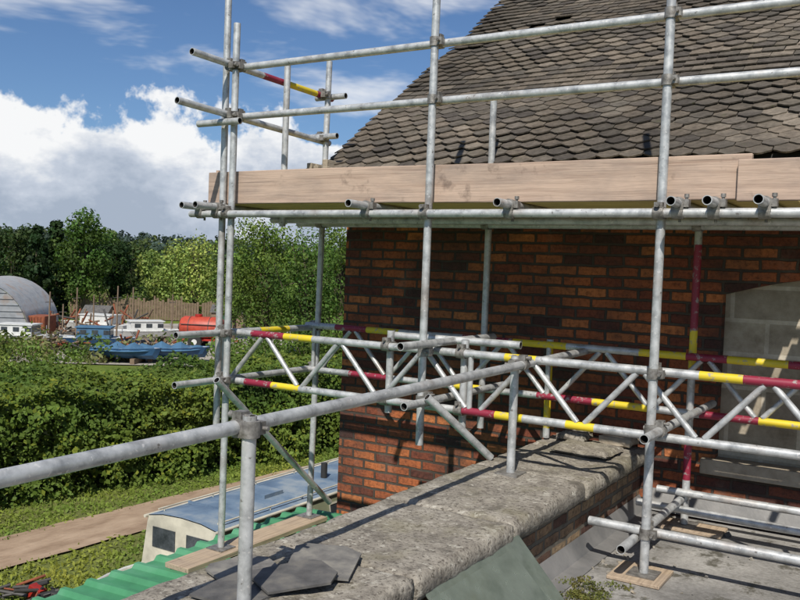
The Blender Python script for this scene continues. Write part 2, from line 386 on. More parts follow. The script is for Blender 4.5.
# ---------------------------------------------------------------- hedge
def hedge(name,y0,y1,x0f,x1f,ztop,n,col,leaf=.085):
    k=int(n); Y=rng.uniform(y0,y1,k)
    xn=np.array([x0f(y) for y in Y]); xf=np.array([x1f(y) for y in Y])
    bumpz=np.array([mnoise.noise(Vector((y*.8,3.3,0)))*.32+mnoise.noise(Vector((y*2.3,9,0)))*.18 for y in Y])
    Zt=ztop+bumpz
    face=rng.random(k)
    U=np.where(face<.5,rng.random(k)**2.5*.28,rng.random(k))
    Zf=rng.random(k)**.8
    X=xn+(xf-xn)*U
    Z=np.where(face<.5,-3+Zf*(Zt+3),Zt-np.abs(rng.normal(size=k))*.12)
    bulge=np.array([mnoise.noise(Vector((y*1.1,z*1.3,0)))+.7*mnoise.noise(Vector((y*3.1,z*3.3,7))) for y,z in zip(Y,Z)])
    X=np.where(face<.5,X+bulge*.42,X); 
    Z=np.where(face>=.5,Z+np.array([.28*mnoise.noise(Vector((x*1.2,y*1.2,2)))+.14*mnoise.noise(Vector((x*3.2,y*3.2,2))) for x,y in zip(X,Y)]),Z)
    X=X-np.where(face<.5,np.clip((Z-ztop+.6),0,1)**2*.9,0)
    P=np.stack([X,Y,Z],1); Nn=np.where(face[:,None]<.5,np.array([[.8,-.4,.4]]),np.array([[.2,-.2,1]]))+rng.normal(size=(k,3))*.5
    patch=np.array([mnoise.noise(Vector((x*.5,y*.5,z*.8))) for x,y,z in zip(X,Y,Z)])
    tone=.8+.4*(bulge+.3)+.4*(rng.random(k)-.5)+.35*patch
    C=np.array([col])*np.clip(tone,.3,1.7)[:,None]; y=rng.random(k)<.12; C[y]*=[1.5,1.2,.9]; C[:,0]*=1+.25*patch
    return quads_mesh(name,P,Nn,leaf*(.6+.9*rng.random(k)),C,M_LEAF,aspect=.65)
hedge('hedge',1,34,lambda y:-14.0+.2*(y-9) if y<20 else -11.8,lambda y:-17.6+.2*(y-9) if y<20 else -15.4,-1.0,110000,(.098,.150,.024),.095)
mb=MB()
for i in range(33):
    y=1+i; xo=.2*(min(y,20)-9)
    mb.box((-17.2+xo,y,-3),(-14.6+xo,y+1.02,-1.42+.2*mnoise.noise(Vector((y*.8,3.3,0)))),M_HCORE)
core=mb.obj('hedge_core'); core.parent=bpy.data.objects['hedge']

# ---------------------------------------------------------------- trees
tree('conifer_tree',wp(-22.9,62),6.8,2.4,(.022,.045,.014),.3,90,110,'conifer')
tree('conifer_tree',wp(-21.9,66),7.5,2.4,(.026,.05,.014),.3,90,110,'conifer')
tree('broadleaf_tree',wp(-20.2,64),8.8,4.8,(.055,.10,.018),.24,80,160)
tree('broadleaf_tree',wp(-18.6,70),7.0,3.6,(.03,.06,.016),.26,55,140)
tree('willow_tree',wp(-13.5,70),7.3,6.4,(.25,.31,.075),.22,95,200,'willow')
tree('willow_tree',wp(-15.8,75),6.0,4.0,(.20,.26,.065),.24,55,150,'willow')
tree('broadleaf_tree',wp(-17.4,90),7.0,6.0,(.045,.075,.022),.36,50,100)
tree('broadleaf_tree',wp(-8.9,42),7.4,4.6,(.12,.18,.033),.135,95,230)
tree('broadleaf_tree',wp(-6.3,38),6.3,4.0,(.075,.13,.024),.125,80,220)
tree('broadleaf_tree',wp(-4.0,44),7.4,5.0,(.10,.16,.028),.135,80,220)
tree('broadleaf_tree',wp(-10.9,52),5.8,3.2,(.085,.135,.03),.16,55,170)
tree('broadleaf_tree',wp(-1,60),8.5,6,(.06,.11,.02),.26,50,90)
tree('broadleaf_tree',wp(-26.2,72),7.8,6.5,(.035,.062,.018),.3,65,130)
tree('broadleaf_tree',wp(-24.2,84),8.4,5.0,(.045,.075,.022),.34,55,110)
tree('broadleaf_tree',wp(-11.0,88),8.2,5.0,(.045,.075,.024),.34,50,110)
for i,(a,D,h,w,cc) in enumerate([(-9.4,31,2.7,3.4,(.10,.155,.027)),(-7.2,29,3.0,3.6,(.075,.125,.024)),(-5.2,30,3.4,3.4,(.10,.155,.027)),(-24.8,29,2.1,3.2,(.13,.18,.035)),(-22.4,28,2.0,2.6,(.11,.16,.03)),(-3,31,3,3.5,(.09,.14,.02))]):
    e=empty('shrub',wp(a,D)); cl=[]
    for j in range(26):
        an=random.uniform(0,6.28); q=random.random()**.5*w/2; cl.append((Vector((math.cos(an)*q,math.sin(an)*q,h*random.uniform(.15,.85)*(1-.35*(2*q/w)**2))),w*.14))
    P,Nn,S,Cc=foliage_pts(cl,420,.08,cc,.6,.12); quads_mesh('leaves',P,Nn,S,Cc,M_LEAF,e)
    m2=MB()
    for j in range(7):
        c=cl[j][0]; m2.cyl((random.uniform(-.2,.2),random.uniform(-.2,.2),-.1),c,.03,M_BARK,6,.01,False)
    m2.obj('stems',e)
cl=[]
for i in range(1500):
    a=random.uniform(-40,12); D=130+ (random.random()**1.1)*430
    if D<200 and random.random()<.55: continue
    p=wp(a,D); z=terr(p.x,p.y); s=random.uniform(1.5,4.2)
    cl.append((p,z,s,min(1,(D-100)/360),random.random()))
C=[];Nn=[];S=[];Cc=[]
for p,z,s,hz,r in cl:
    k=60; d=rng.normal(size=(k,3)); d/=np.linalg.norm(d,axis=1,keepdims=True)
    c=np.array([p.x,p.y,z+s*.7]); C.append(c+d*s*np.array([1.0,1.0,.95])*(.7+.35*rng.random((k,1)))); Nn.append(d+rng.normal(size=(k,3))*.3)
    g=np.array([.035,.06,.02])*(1-hz)+np.array([.055,.08,.072])*hz  # aerial haze painted into leaf colour, bluer and paler with distance
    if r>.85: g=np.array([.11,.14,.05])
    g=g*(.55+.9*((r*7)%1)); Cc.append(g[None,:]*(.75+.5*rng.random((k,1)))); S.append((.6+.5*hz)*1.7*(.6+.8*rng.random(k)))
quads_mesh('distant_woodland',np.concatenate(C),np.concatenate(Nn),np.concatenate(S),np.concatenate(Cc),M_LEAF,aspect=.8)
C=[];Nn=[];S=[];Cc=[]
for i in range(520):
    a=random.uniform(-32,-3); D=random.uniform(66,100) if i%3 else random.uniform(37,42)
    if D<50 and not(-30<a<-23 or -9.5<a<-4 or random.random()<.25): continue
    p=wp(a,D); s=random.uniform(.5,1.3)*(1 if D>50 else .75); k=80; d=rng.normal(size=(k,3)); d/=np.linalg.norm(d,axis=1,keepdims=True)
    C.append(np.array([p.x,p.y,-3+s*.5])+d*s*(.6+.4*rng.random((k,1)))); Nn.append(d+rng.normal(size=(k,3))*.4)
    g=np.array(random.choice([(.08,.13,.025),(.13,.18,.035),(.19,.20,.08),(.04,.065,.02),(.16,.13,.07)])); Cc.append(g[None,:]*(.7+.6*rng.random((k,1)))); S.append(.24*(.6+.8*rng.random(k)))
quads_mesh('scrub',np.concatenate(C),np.concatenate(Nn),np.concatenate(S),np.concatenate(Cc),M_LEAF)

# ---------------------------------------------------------------- yard objects
def setm(e,p,ang): e.location=p; e.rotation_euler=(0,0,ang)
VA=YAW
e=empty('arched_iron_hut'); setm(e,wp(-26.6,46),VA+math.radians(12)); mb=MB(); R=3.0;L=9;n=28
vs=[];fs=[];nl=90
for j in range(nl+1):
    y=L*j/nl; rr=R+.03*(1 if j%2 else -1)
    for i in range(n+1):
        t=math.pi*i/n; vs.append((rr*math.cos(t),y,.25+rr*math.sin(t)))
for j in range(nl):
    for i in range(n): a=j*(n+1)+i; fs.append((a,a+1,a+n+2,a+n+1))
mb.add(vs,fs,M_SILVER)
fr=[(R*.98*math.cos(math.pi*i/n),.05,.25+R*.98*math.sin(math.pi*i/n)) for i in range(n+1)]; mb.add(fr,[tuple(range(n+1))],M_SILVER)
for i in range(1,9): z=i*.33; hw=math.sqrt(max(.01,R*R*.96-z*z)); mb.box((-hw,.0,.25+z-.015),(hw,.045,.25+z+.015),M_SILVER)
mb.box((-1,-.03,0),(1,.04,2.2),M_RUST); mb.box((-R-.15,-.1,0),(R+.15,.0,.45),M_RUST); mb.box((R-.05,0,0),(R+.12,L,.45),M_RUST)
mb.obj('hut_shell',e)
e=empty('red_container'); setm(e,wp(-22.6,48),VA); mb=MB(); mb.box((-.5,-.8,.15),(.5,.8,1.3),M_RUST)
for i in range(6): mb.box((-.46+i*.17,-.84,.2),(-.39+i*.17,-.8,1.25),M_RUST)
for sx in(-.45,.35): mb.box((sx,-.7,0),(sx+.1,.7,.15),M_DARK)
mb.obj('body',e,.02)
e=empty('tanker_trailer'); setm(e,wp(-12.9,46),VA-.1); mb=MB()
prof=[(-1.15,.35),(-1.1,.52),(-.95,.6),(.95,.6),(1.1,.52),(1.15,.35)]
n=20; vs=[];fs=[]
for x,r in prof:
    for i in range(n): t=2*math.pi*i/n; vs.append((x,r*math.cos(t),1.1+r*math.sin(t)))
for j in range(len(prof)-1):
    for i in range(n): fs.append((j*n+i,j*n+(i+1)%n,(j+1)*n+(i+1)%n,(j+1)*n+i))
fs+= [tuple(reversed(range(n))),tuple(range(5*n,6*n))]
mb.add(vs,fs,M_ORANGE,True); mb.box((-1.2,-.4,.43),(1.2,.4,.53),M_REDP); mb.box((1.2,-.06,.44),(2.0,.06,.52),M_REDP)
mb.cyl((-.2,0,1.68),(-.2,0,1.82),.2,M_REDP); mb.cyl((-1.2,0,1.1),(-1.3,0,1.1),.15,M_DARK)
for sy in(-.55,.55): mb.cyl((-.2,sy-.1,.37),(-.2,sy+.1,.37),.37,M_BLACK,18); mb.cyl((-.2,sy-.11,.37),(-.2,sy+.11,.37),.15,M_WHITE,12)
mb.cyl((1.8,0,0),(1.8,0,.5),.03,M_DARK)
for x in(-.6,.5): mb.cyl((x-.02,0,1.1),(x+.02,0,1.1),.612,M_DARK,20)
for z in(.9,1.3): mb.cyl((-1.0,-.62,z),(1.0,-.62,z),.02,M_DARK,6)
mb.box((-.5,-.68,.80),(.2,-.64,.84),M_REDP)
mb.obj('tank_and_chassis',e)
def boat(name,p,ang,L,W,H,hull,top,kind):
    e=empty(name); setm(e,p,ang); mb=MB(); ns=14; vs=[];fs=[]
    for i in range(ns+1):
        t=i/ns; x=-L/2+L*t; w=W/2*(1-max(0,(t-.55)/.45)**2.2)*(.85+.15*min(1,t*4)); w=max(w,.02); sh=H*(1+.28*max(0,t-.4)**1.5)
        for a,b in((-1,1),(-.82,.35),(-.25,0),(.25,0),(.82,.35),(1,1)): vs.append((x+ (0.25*b if t>.9 else 0),w*a,.25+sh*b))
    for i in range(ns):
        for j in range(5): a=i*6+j; fs.append((a,a+6,a+7,a+1))
    fs.append((0,1,2,3,4,5)); mb.add(vs,fs,hull,False)
    dk=[];df=[]
    for i in range(ns+1): dk+= [vs[i*6],vs[i*6+5]]
    for i in range(ns): df.append((2*i,2*i+1,2*i+3,2*i+2))
    mb.add([(a,b,c-.02) for a,b,c in dk],df,M_WHITE)
    if kind=='cover':
        vs2=[];fs2=[];m=9
        for i in range(ns+1):
            t=i/ns; x=-L/2+L*t; w=abs(vs[i*6+5][1])+.06; z0=vs[i*6][2]-.12; hh=H*.8*math.sin(math.pi*min(1,.12+t*.86))**.6*(.8+.3*math.sin(i*1.6))
            for j in range(m): s=j/(m-1)*2-1; vs2.append((x,w*s,z0+hh*(1-abs(s)**1.4)))
        for i in range(ns):
            for j in range(m-1): a=i*m+j; fs2.append((a,a+m,a+m+1,a+1))
        mb.add(vs2,fs2,top,False)
    else:
        z=.25+H
        mb.box((-L*.28,-W*.36,z-.02),(L*.16,W*.36,z+.5),top); mb.box((-L*.30,-W*.39,z+.5),(L*.18,W*.39,z+.55),top)
        for x in np.linspace(-L*.23,L*.08,3): mb.box((x,-W*.37,z+.18),(x+L*.08,-W*.355,z+.4),M_WIN)
        mb.box((L*.161,-W*.3,z+.15),(L*.165,W*.3,z+.45),M_WIN)
        mb.cyl((L*.3,0,z),(L*.3,0,z+.5),.02,M_SILVER,6); mb.cyl((L*.3,-.4,z+.3),(L*.3,.4,z+.3),.015,M_SILVER,6)
    for x in(-L*.3,L*.2): mb.box((x-.1,-W*.45,0),(x+.1,W*.45,.28),M_FENCE)
    mb.obj('hull_and_top',e); return e
boat('covered_boat',wp(-14.8,39),VA+.25,3.0,1.4,.45,M_BLUEHULL,M_BLUECOV,'cover')
boat('covered_boat',wp(-17.6,38),VA-.1,2.8,1.4,.45,M_BLUEHULL,M_BLUECOV,'cover')
boat('cabin_cruiser',wp(-19.2,43),VA+.15,3.6,1.6,.4,M_BLUEHULL,M_BLUECOV,'cabin')
boat('cabin_cruiser',wp(-16.2,48),VA+.5,4.0,1.6,.45,M_WHITE,M_WHITE,'cabin')
boat('cabin_cruiser',wp(-23.6,43),VA,3.8,1.6,.4,M_WHITE,M_WHITE,'cabin')
boat('cabin_cruiser',wp(-19.4,51),VA+2.9,4.4,1.8,.5,M_WHITE,M_WHITE,'cabin')
e=empty('timber_fence'); mb=MB()
a=wp(-21,64);b=wp(-11.8,67); L=(b-a).length; ang=math.atan2(b.y-a.y,b.x-a.x); e.location=a; e.rotation_euler=(0,0,ang)
x=0
while x<L:
    if random.random()<.93: mb.box((x,0,.05),(x+.17,.03,1.6+random.uniform(-.2,.15)),M_FENCE)
    x+=.2
for z in(.4,1.2): mb.box((0,.031,z),(L,.08,z+.1),M_FENCE)
for i in range(int(L/2)): mb.box((i*2,.081,-.2),(i*2+.12,.18,1.9),M_FENCE)
mb.obj('pales_and_rails',e)
for a,D,w,h,m in((-19.3,57,1.6,1.0,M_FENCE),(-11.2,60,2.2,1.2,M_FENCE)):
    e=empty('shed'); setm(e,wp(a,D),VA+random.uniform(-.2,.3)); mb=MB(); d=1.6
    mb.box((-w/2,-d/2,0),(w/2,d/2,h),m); mb.add([(-w/2-.1,-d/2-.12,h-.02),(w/2+.1,-d/2-.12,h-.02),(w/2+.1,0,h+.5),(-w/2-.1,0,h+.5),(w/2+.1,d/2+.12,h-.02),(-w/2-.1,d/2+.12,h-.02)],[(0,1,2,3),(3,2,4,5)],M_SLATE)
    mb.add([(-w/2,-d/2,h),(-w/2,d/2,h),(-w/2,0,h+.48)],[(0,1,2)],m); mb.add([(w/2,-d/2,h),(w/2,d/2,h),(w/2,0,h+.48)],[(0,1,2)],m)
    mb.box((-.4,-d/2-.03,0),(.35,-d/2,h*.85),M_GREENDK); mb.obj('shed_body',e)
for a,D,h in((-20.6,46,3.0),(-19.6,47,2.6),(-18.2,45,3.2),(-21.4,44,2.2),(-14.8,52,2.6),(-22.2,44,2.8),(-17.2,50,3.0)):
    e=empty('mooring_pole'); e.location=wp(a,D); mb=MB(); mb.cyl((0,0,-.1),(random.uniform(-.1,.1),0,h),.05,M_FENCE,8,.035); mb.cyl((-.3,0,h*.8),(.3,0,h*.82),.02,M_DARK,6); mb.obj('pole',e)
for (a,D) in((-19.6,50),(-21.6,50),(-17.8,52),(-21.0,42),(-16.2,42)):
    e=empty('scrap_timber_pile'); e.location=wp(a,D); mb=MB(); q=1 if D>45 else .6
    for i in range(40):
        c=Vector((random.uniform(-1.8,1.8),random.uniform(-1,1),random.uniform(.1,1.2)*q)); d=Vector((random.uniform(-1,1),random.uniform(-.5,.5),random.uniform(-.2,.9)*q))
        mb.cyl(c-d*.7,c+d*.7,.05,random.choice([M_FENCE,M_RUST,M_DARK,M_FENCE]),6)
    mb.obj('timbers',e)

# ---------------------------------------------------------------- near canal boat
e=empty('canal_boat'); mb=MB(); cx=-7.87
st=[(6.5,.10,.30),(6.75,.36,.25),(7.1,.58,.18),(7.5,.74,.12),(8.0,.84,.06),(10,.88,0),(13,.88,0),(15.5,.86,0)]
vs=[];fs=[]
for y,w,s in st:
    for a,z in((-1,-2.5+s),(-.96,-3.1),(-.7,-3.6),(.7,-3.6),(.96,-3.1),(1,-2.5+s)): vs.append((cx+w*a,y,z))
for i in range(len(st)-1):
    for j in range(5): a=i*6+j; fs.append((a,a+1,a+7,a+6))
fs.append((0,1,2,3,4,5)); fs.append(tuple(i+6*(len(st)-1) for i in(5,4,3,2,1,0)))
mb.add(vs,fs,M_CREAM,False)
dv=[];df=[]; m=9
for k,(y,w,s) in enumerate(st[:5]):
    hh=[.03,.07,.12,.16,.20][k]
    for j in range(m): t=j/(m-1)*2-1; dv.append((cx+w*t*.98,y,-2.49+s+hh*(1-abs(t)**3)))
for i in range(4):
    for j in range(m-1): a=i*m+j; df.append((a,a+1,a+m+1,a+m))
mb.add(dv,df,M_CREAM,True)
for sx in(-1,1):
    pr=[Vector((cx+sx*w*.96,y,-2.49+s_+.02)) for y,w,s_ in st[:5]]
    for i in range(4): mb.cyl(pr[i],pr[i+1],.025,M_WHITE,8)
mb.box((cx-.9,8.05,-2.55),(cx+.9,15.4,-2.47),M_WHITE)
mb.obj('hull_and_foredeck',e)
mb=MB()
bz,tz=-2.46,-1.70; hw0,hw1=.72,.60
def sec(y): return [(cx-hw0,y,bz),(cx-hw1,y,tz),(cx-.33,y,tz+.05),(cx,y,tz+.065),(cx+.33,y,tz+.05),(cx+hw1,y,tz),(cx+hw0,y,bz)]
y0,y1=7.75,14.6; A=sec(y0);B=sec(y1)
mb.add(A+B,[(0,1,8,7),(5,6,13,12)],M_OLIVE); mb.add([(x*1.0,y,z+.012) for x,y,z in A+B],[(1,2,9,8),(2,3,10,9),(3,4,11,10),(4,5,12,11)],M_BLUEROOF)
mb.add(A,[(0,1,2,3,4,5,6)],M_CREAM); mb.add(B,[(6,5,4,3,2,1,0)],M_CREAM)
for sgn in(-1,1):
    mb.box((cx+sgn*.30-.2,y0-.012,-2.08),(cx+sgn*.30+.2,y0-.002,-1.82),M_WIN)
mb.cyl((cx+hw1+.01,y0-.05,tz),(cx+hw1+.01,y1,tz),.022,M_CREAM,8); mb.cyl((cx-hw1-.01,y0-.05,tz),(cx-hw1-.01,y1,tz),.022,M_CREAM,8)
def sx_(z): return cx+hw0-(hw0-hw1)*(z-bz)/(tz-bz)
for y in np.arange(8.15,14,.95):
    za,zb=-2.12,-1.84
    mb.add([(sx_(za)+.006,y,za),(sx_(za)+.006,y+.55,za),(sx_(zb)+.006,y+.55,zb),(sx_(zb)+.006,y,zb)],[(0,1,2,3)],M_WIN)
    for (ya_,yb_,zc,zd) in((y-.03,y+.58,za-.03,za),(y-.03,y+.58,zb,zb+.03),(y-.03,y,za,zb),(y+.55,y+.58,za,zb)):
        mb.add([(sx_(zc)+.014,ya_,zc),(sx_(zc)+.014,yb_,zc),(sx_(zd)+.014,yb_,zd),(sx_(zd)+.014,ya_,zd)],[(0,1,2,3)],M_CREAM)
for sx in(-.52,.52):
    mb.cyl((cx+sx,y0+.1,tz+.075),(cx+sx,y1-.1,tz+.075),.011,M_CREAM,8)
    for y in np.arange(y0+.2,y1,.9): mb.cyl((cx+sx,y,tz+.01),(cx+sx,y,tz+.075),.009,M_CREAM,6)
mb.box((cx-.2,9.1,tz+.07),(cx+.2,9.5,tz+.12),M_BLUEROOF); mb.cyl((cx+.1,10.6,tz+.05),(cx+.1,10.6,tz+.3),.05,M_BLACK)
for y in np.arange(y0+.6,y1,1.2): mb.box((cx-.5,y,tz+.045),(cx+.5,y+.02,tz+.082),M_BLUEROOF)
mb.obj('cabin',e,.0)

e=empty('scrap_heap'); e.location=wp(-24.0,11.25,-3.0); e.rotation_euler=(0,0,VA); mb=MB()
for i in range(46):
    c=Vector((random.uniform(-.8,.8),random.uniform(-.3,.35),random.uniform(.02,.2))); d=Vector((random.uniform(-1,1),random.uniform(-.6,.6),random.uniform(-.15,.25)))*.22
    mb.cyl(c-d,c+d,random.uniform(.008,.03),random.choice([M_DARK,M_BLACK,M_DARK,M_DARK,M_RUST]),7)
for x,yv,a in((-.35,.0,.3),(.3,.1,-.4)):
    M=Matrix.Translation((x,yv,.10))@Matrix.Rotation(a,4,'Z')@Matrix.Rotation(.3,4,'Y'); mb.box((-.10,-.06,-.1),(.10,.06,.09),M_REDP,M); mb.cyl(M@Vector((.06,0,.09)),M@Vector((.08,0,.13)),.02,M_BLACK,8)
for x,yv in((-.6,.2),(.55,-.1)):
    for k in range(16):
        t=2*math.pi*k/16;t2=2*math.pi*(k+1)/16; mb.cyl((x+.16*math.cos(t),yv+.16*math.sin(t),.1),(x+.16*math.cos(t2),yv+.16*math.sin(t2),.1),.05,M_BLACK,7)
mb.obj('scrap_parts',e,.004)

# ---------------------------------------------------------------- brick house
house=empty('brick_house')
mb=MB()
wx0,wx1,wy=-4.25,3.2,6.0; wl,wr=-1.17,.25; wb=.42; sp_=1.52; rise=.13; ztop=2.42
arc=[(wl+(wr-wl)*i/12, sp_+rise*math.sin(math.pi*i/12)) for i in range(13)]
def fy(pts,y=wy): return [(x,y,z) for x,z in pts]
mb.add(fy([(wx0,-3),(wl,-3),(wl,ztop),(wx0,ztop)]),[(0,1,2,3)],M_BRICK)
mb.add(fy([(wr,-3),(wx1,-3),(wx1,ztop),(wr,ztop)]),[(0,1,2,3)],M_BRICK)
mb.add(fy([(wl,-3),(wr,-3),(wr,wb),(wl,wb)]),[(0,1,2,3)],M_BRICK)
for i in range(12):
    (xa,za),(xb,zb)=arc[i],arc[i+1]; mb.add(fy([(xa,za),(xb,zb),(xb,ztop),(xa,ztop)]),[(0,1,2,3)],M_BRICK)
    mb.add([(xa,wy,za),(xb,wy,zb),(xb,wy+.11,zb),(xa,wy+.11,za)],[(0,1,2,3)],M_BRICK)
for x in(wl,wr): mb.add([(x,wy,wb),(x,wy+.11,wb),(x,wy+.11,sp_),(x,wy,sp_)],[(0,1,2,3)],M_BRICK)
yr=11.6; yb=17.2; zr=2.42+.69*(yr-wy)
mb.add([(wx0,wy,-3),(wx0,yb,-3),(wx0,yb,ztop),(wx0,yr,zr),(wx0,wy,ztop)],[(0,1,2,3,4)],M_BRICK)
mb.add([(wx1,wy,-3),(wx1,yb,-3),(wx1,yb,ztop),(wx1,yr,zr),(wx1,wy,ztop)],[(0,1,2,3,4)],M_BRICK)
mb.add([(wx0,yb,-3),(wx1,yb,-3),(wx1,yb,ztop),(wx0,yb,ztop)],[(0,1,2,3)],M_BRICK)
mb.obj('brick_walls',house)
mb=MB(); mb.add(fy([(wl-.05,wb-.1),(wr+.05,wb-.1),(wr+.05,sp_+rise+.1),(wl-.05,sp_+rise+.1)],wy+.10),[(0,1,2,3)],M_BLOCK); mb.obj('blocked_window',house)
mb=MB(); mb.box((wl-.08,wy-.07,wb-.1),(wr+.08,wy+.09,wb),M_MORTAR); mb.obj('window_sill',house,.006)
mb=MB(); mb.box((wx0-.1,5.80,2.22),(wx1+.1,5.83,2.42),M_DARK); mb.box((wx0-.1,5.83,2.22),(wx1+.1,5.999,2.24),M_DARK); mb.obj('eaves_fascia',house)
mb=MB(); n=10; vs=[];fs=[]
for x in(wx0-.1,wx1+.1):
    for i in range(n+1): t=math.pi+math.pi*i/n; vs.append((x,5.735+.058*math.cos(t),2.36+.058*math.sin(t)))
for i in range(n): fs.append((i,i+1,n+2+i,n+1+i))
mb.add(vs,fs,M_PVC,True); mb.obj('gutter',house)
sl=.69; ca=1/math.sqrt(1+sl*sl); sa=sl*ca
def rp(s,off=0): return (5.72+s*ca-off*sa, 2.40+s*sa+off*ca)
SL=(yr-5.72)/ca
mb=MB(); y1_,z1_=rp(SL,-.05); y0_,z0_=rp(0,-.05)
mb.add([(wx0-.08,y0_,z0_),(wx1+.1,y0_,z0_),(wx1+.1,y1_,z1_),(wx0-.08,y1_,z1_)],[(0,1,2,3)],M_DARK)
mb.add([(wx0-.08,yb+.3,2.30),(wx1+.1,yb+.3,2.30),(wx1+.1,y1_,z1_),(wx0-.08,y1_,z1_)],[(0,1,2,3)],M_SLATE)
mb.obj('roof_deck',house)
TW=.160; EX=.105; vs=[];fs=[];cols=[]
rows=int(SL/EX); ncol=int((wx1-wx0+.2)/TW)+2
shapeA=[(-.5,0),(.5,0),(.5,.74),(.34,.82),(.17,.95),(0,1.0),(-.17,.95),(-.34,.82),(-.5,.74)]
shapeB=[(-.5,0),(.5,0),(.5,.95),(.34,.96),(.17,.97),(0,.97),(-.17,.97),(-.34,.96),(-.5,.95)]
pal=[(.125,.105,.082),(.14,.115,.09),(.11,.095,.078),(.155,.127,.098),(.13,.11,.09),(.085,.073,.062),(.18,.15,.118)]
for r in range(rows):
    s_top=(r+1)*EX+.04; TL=.190; shape=shapeB if (r//6)%3==2 else shapeA
    for c in range(-1,ncol):
        x=wx0-.06+(c+.5*(r%2))*TW+random.uniform(-.003,.003)
        if x<wx0-.10-TW*.45 or x>wx1+.12: continue
        lift=random.uniform(0,.006); rot=random.uniform(-.02,.02); ds=random.uniform(-.006,.006)+.016*mnoise.noise(Vector((x*1.3,r*.2,3)))
        sag=.05*mnoise.noise(Vector((x*.9,r*.09,1)))
        if abs(r*EX-(2.6+.35*(x+4.3)))<.09 and x<-3.2: lift+=random.uniform(.0,.035); ds-=random.uniform(0,.03); rot*=5
        elif random.random()<.02: ds+=random.uniform(.01,.035); rot*=3; lift+=.008
        o=len(vs); T=TW*.97; k=len(shape)
        for th in(0,-.011):
            for a,b in shape:
                aa=a*T; bb=b*TL; a2=aa*math.cos(rot)-bb*math.sin(rot)*.5
                s=s_top-bb-ds; off=.004+(b*.023)+lift*b+th+sag
                y,z=rp(s,off); vs.append((max(x+a2,wx0-.105+.006*mnoise.noise(Vector((0,r,0)))),y,z))
        fs.append(tuple(o+i for i in range(k)))
        for i in range(1,k): j=(i+1)%k; fs.append((o+i,o+k+i,o+k+j,o+j))
        p=random.choice(pal); t=random.uniform(.86,1.14)*(1+.45*mnoise.noise(Vector((x*.8,r*.08,5)))); cols+= [(p[0]*t,p[1]*t,p[2]*t,1)]*(2*k)
tl=meshob('roof_tiles',vs,fs,M_TILE,house)
ca_=tl.data.color_attributes.new('Col','FLOAT_COLOR','POINT'); ca_.data.foreach_set('color',np.array(cols,np.float32).ravel())
mb=MB()
for i in range(17):
    x=wx0-.1+i*.45; vs=[];n=8
    for xx in(x,x+.44):
        for k in range(n+1): t=math.pi*k/n; vs.append((xx,yr+.13*math.cos(t),z1_+.03+.13*math.sin(t)))
    mb.add(vs,[(k,k+1,n+2+k,n+1+k) for k in range(n)],M_SLATE,True)
mb.obj('ridge_tiles',house)
mb=MB()
for i in range(80):
    s=i*SL/80; y,z=rp(s,-.03); w=random.uniform(.0,.008)
    mb.box((wx0-.105-w,y,z-.04),(wx0-.06,y+.075,z+.02),M_MORTAR)
for k in range(7):
    a=wx0-.19+.03*k+random.uniform(0,.02); mb.box((a,5.60+random.uniform(0,.06),2.33),(a+.05,5.8,2.40+random.uniform(0,.09)),M_MORTAR)
mb.obj('verge_mortar',house,.006)

# ---------------------------------------------------------------- flat roof + parapet
mb=MB(); mb.box((-1.68,-3,-.3),(3.2,5.995,0),M_FELT); mb.box((-1.68,-3,-3.0),(3.2,-2.9,-.3),M_BRICK2); mb.obj('flat_roof')
mb=MB(); mb.add([(-1.655,-3,.10),(-1.655,5.98,.10),(-1.60,5.98,.015),(-1.60,-3,.015),(-1.5,5.98,.006),(-1.5,-3,.006)],[(0,1,2,3),(3,2,4,5)],M_LEAD)
mb.add([(-1.6,5.99,.16),(3.1,5.99,.16),(3.1,5.93,.02),(-1.6,5.93,.02)],[(0,1,2,3)],M_LEAD)
fl=mb.obj('lead_flashing'); fl.parent=bpy.data.objects['flat_roof']
par=empty('parapet_wall')
mb=MB(); mb.box((-2.22,-3,-3),(-1.66,5.99,.33),M_BRICK2); mb.obj('brick_base',par)
def rough_block(name,x0,x1,y0,y1,z0,z1,mat,parent,step=.035,amp=.012,seed=0):
    bm=bmesh.new(); nx_=max(2,int((x1-x0)/step)); ny_=max(2,int((y1-y0)/step)); nz_=max(2,int((z1-z0)/step))
    bmesh.ops.create_cube(bm,size=1)
    for ax,nn in((0,nx_),(1,ny_),(2,nz_)):
        for i in range(1,nn):
            pl=-.5+i/nn; co=[0,0,0]; co[ax]=pl; no=[0,0,0]; no[ax]=1
            bmesh.ops.bisect_plane(bm,geom=bm.verts[:]+bm.edges[:]+bm.faces[:],plane_co=co,plane_no=no)
    for v in bm.verts:
        u=v.co.copy(); p=Vector((x0+(u.x+.5)*(x1-x0),y0+(u.y+.5)*(y1-y0),z0+(u.z+.5)*(z1-z0)))
        e_=sum(abs(abs(c)-.5)<1e-4 for c in u)
        c=Vector(((x0+x1)/2,(y0+y1)/2,(z0+z1)/2))
        n1=mnoise.noise_vector(p*7+Vector((seed,0,0)))*amp+mnoise.noise_vector(p*24)*amp*.6
        p+=n1
        if e_>=2: 
            d=(c-p); k=.008*(1+2.2*abs(mnoise.noise(p*9)))
            p+=Vector((math.copysign(k,d.x) if abs(abs(u.x)-.5)<1e-4 else 0, math.copysign(k*.4,d.y) if abs(abs(u.y)-.5)<1e-4 else 0, math.copysign(k,d.z) if abs(abs(u.z)-.5)<1e-4 else 0))
        v.co=p
    me=bpy.data.meshes.new(name); bm.to_mesh(me); bm.free(); me.materials.append(mat)
    return link(bpy.data.objects.new(name,me),parent)
y=-3.0; i=0
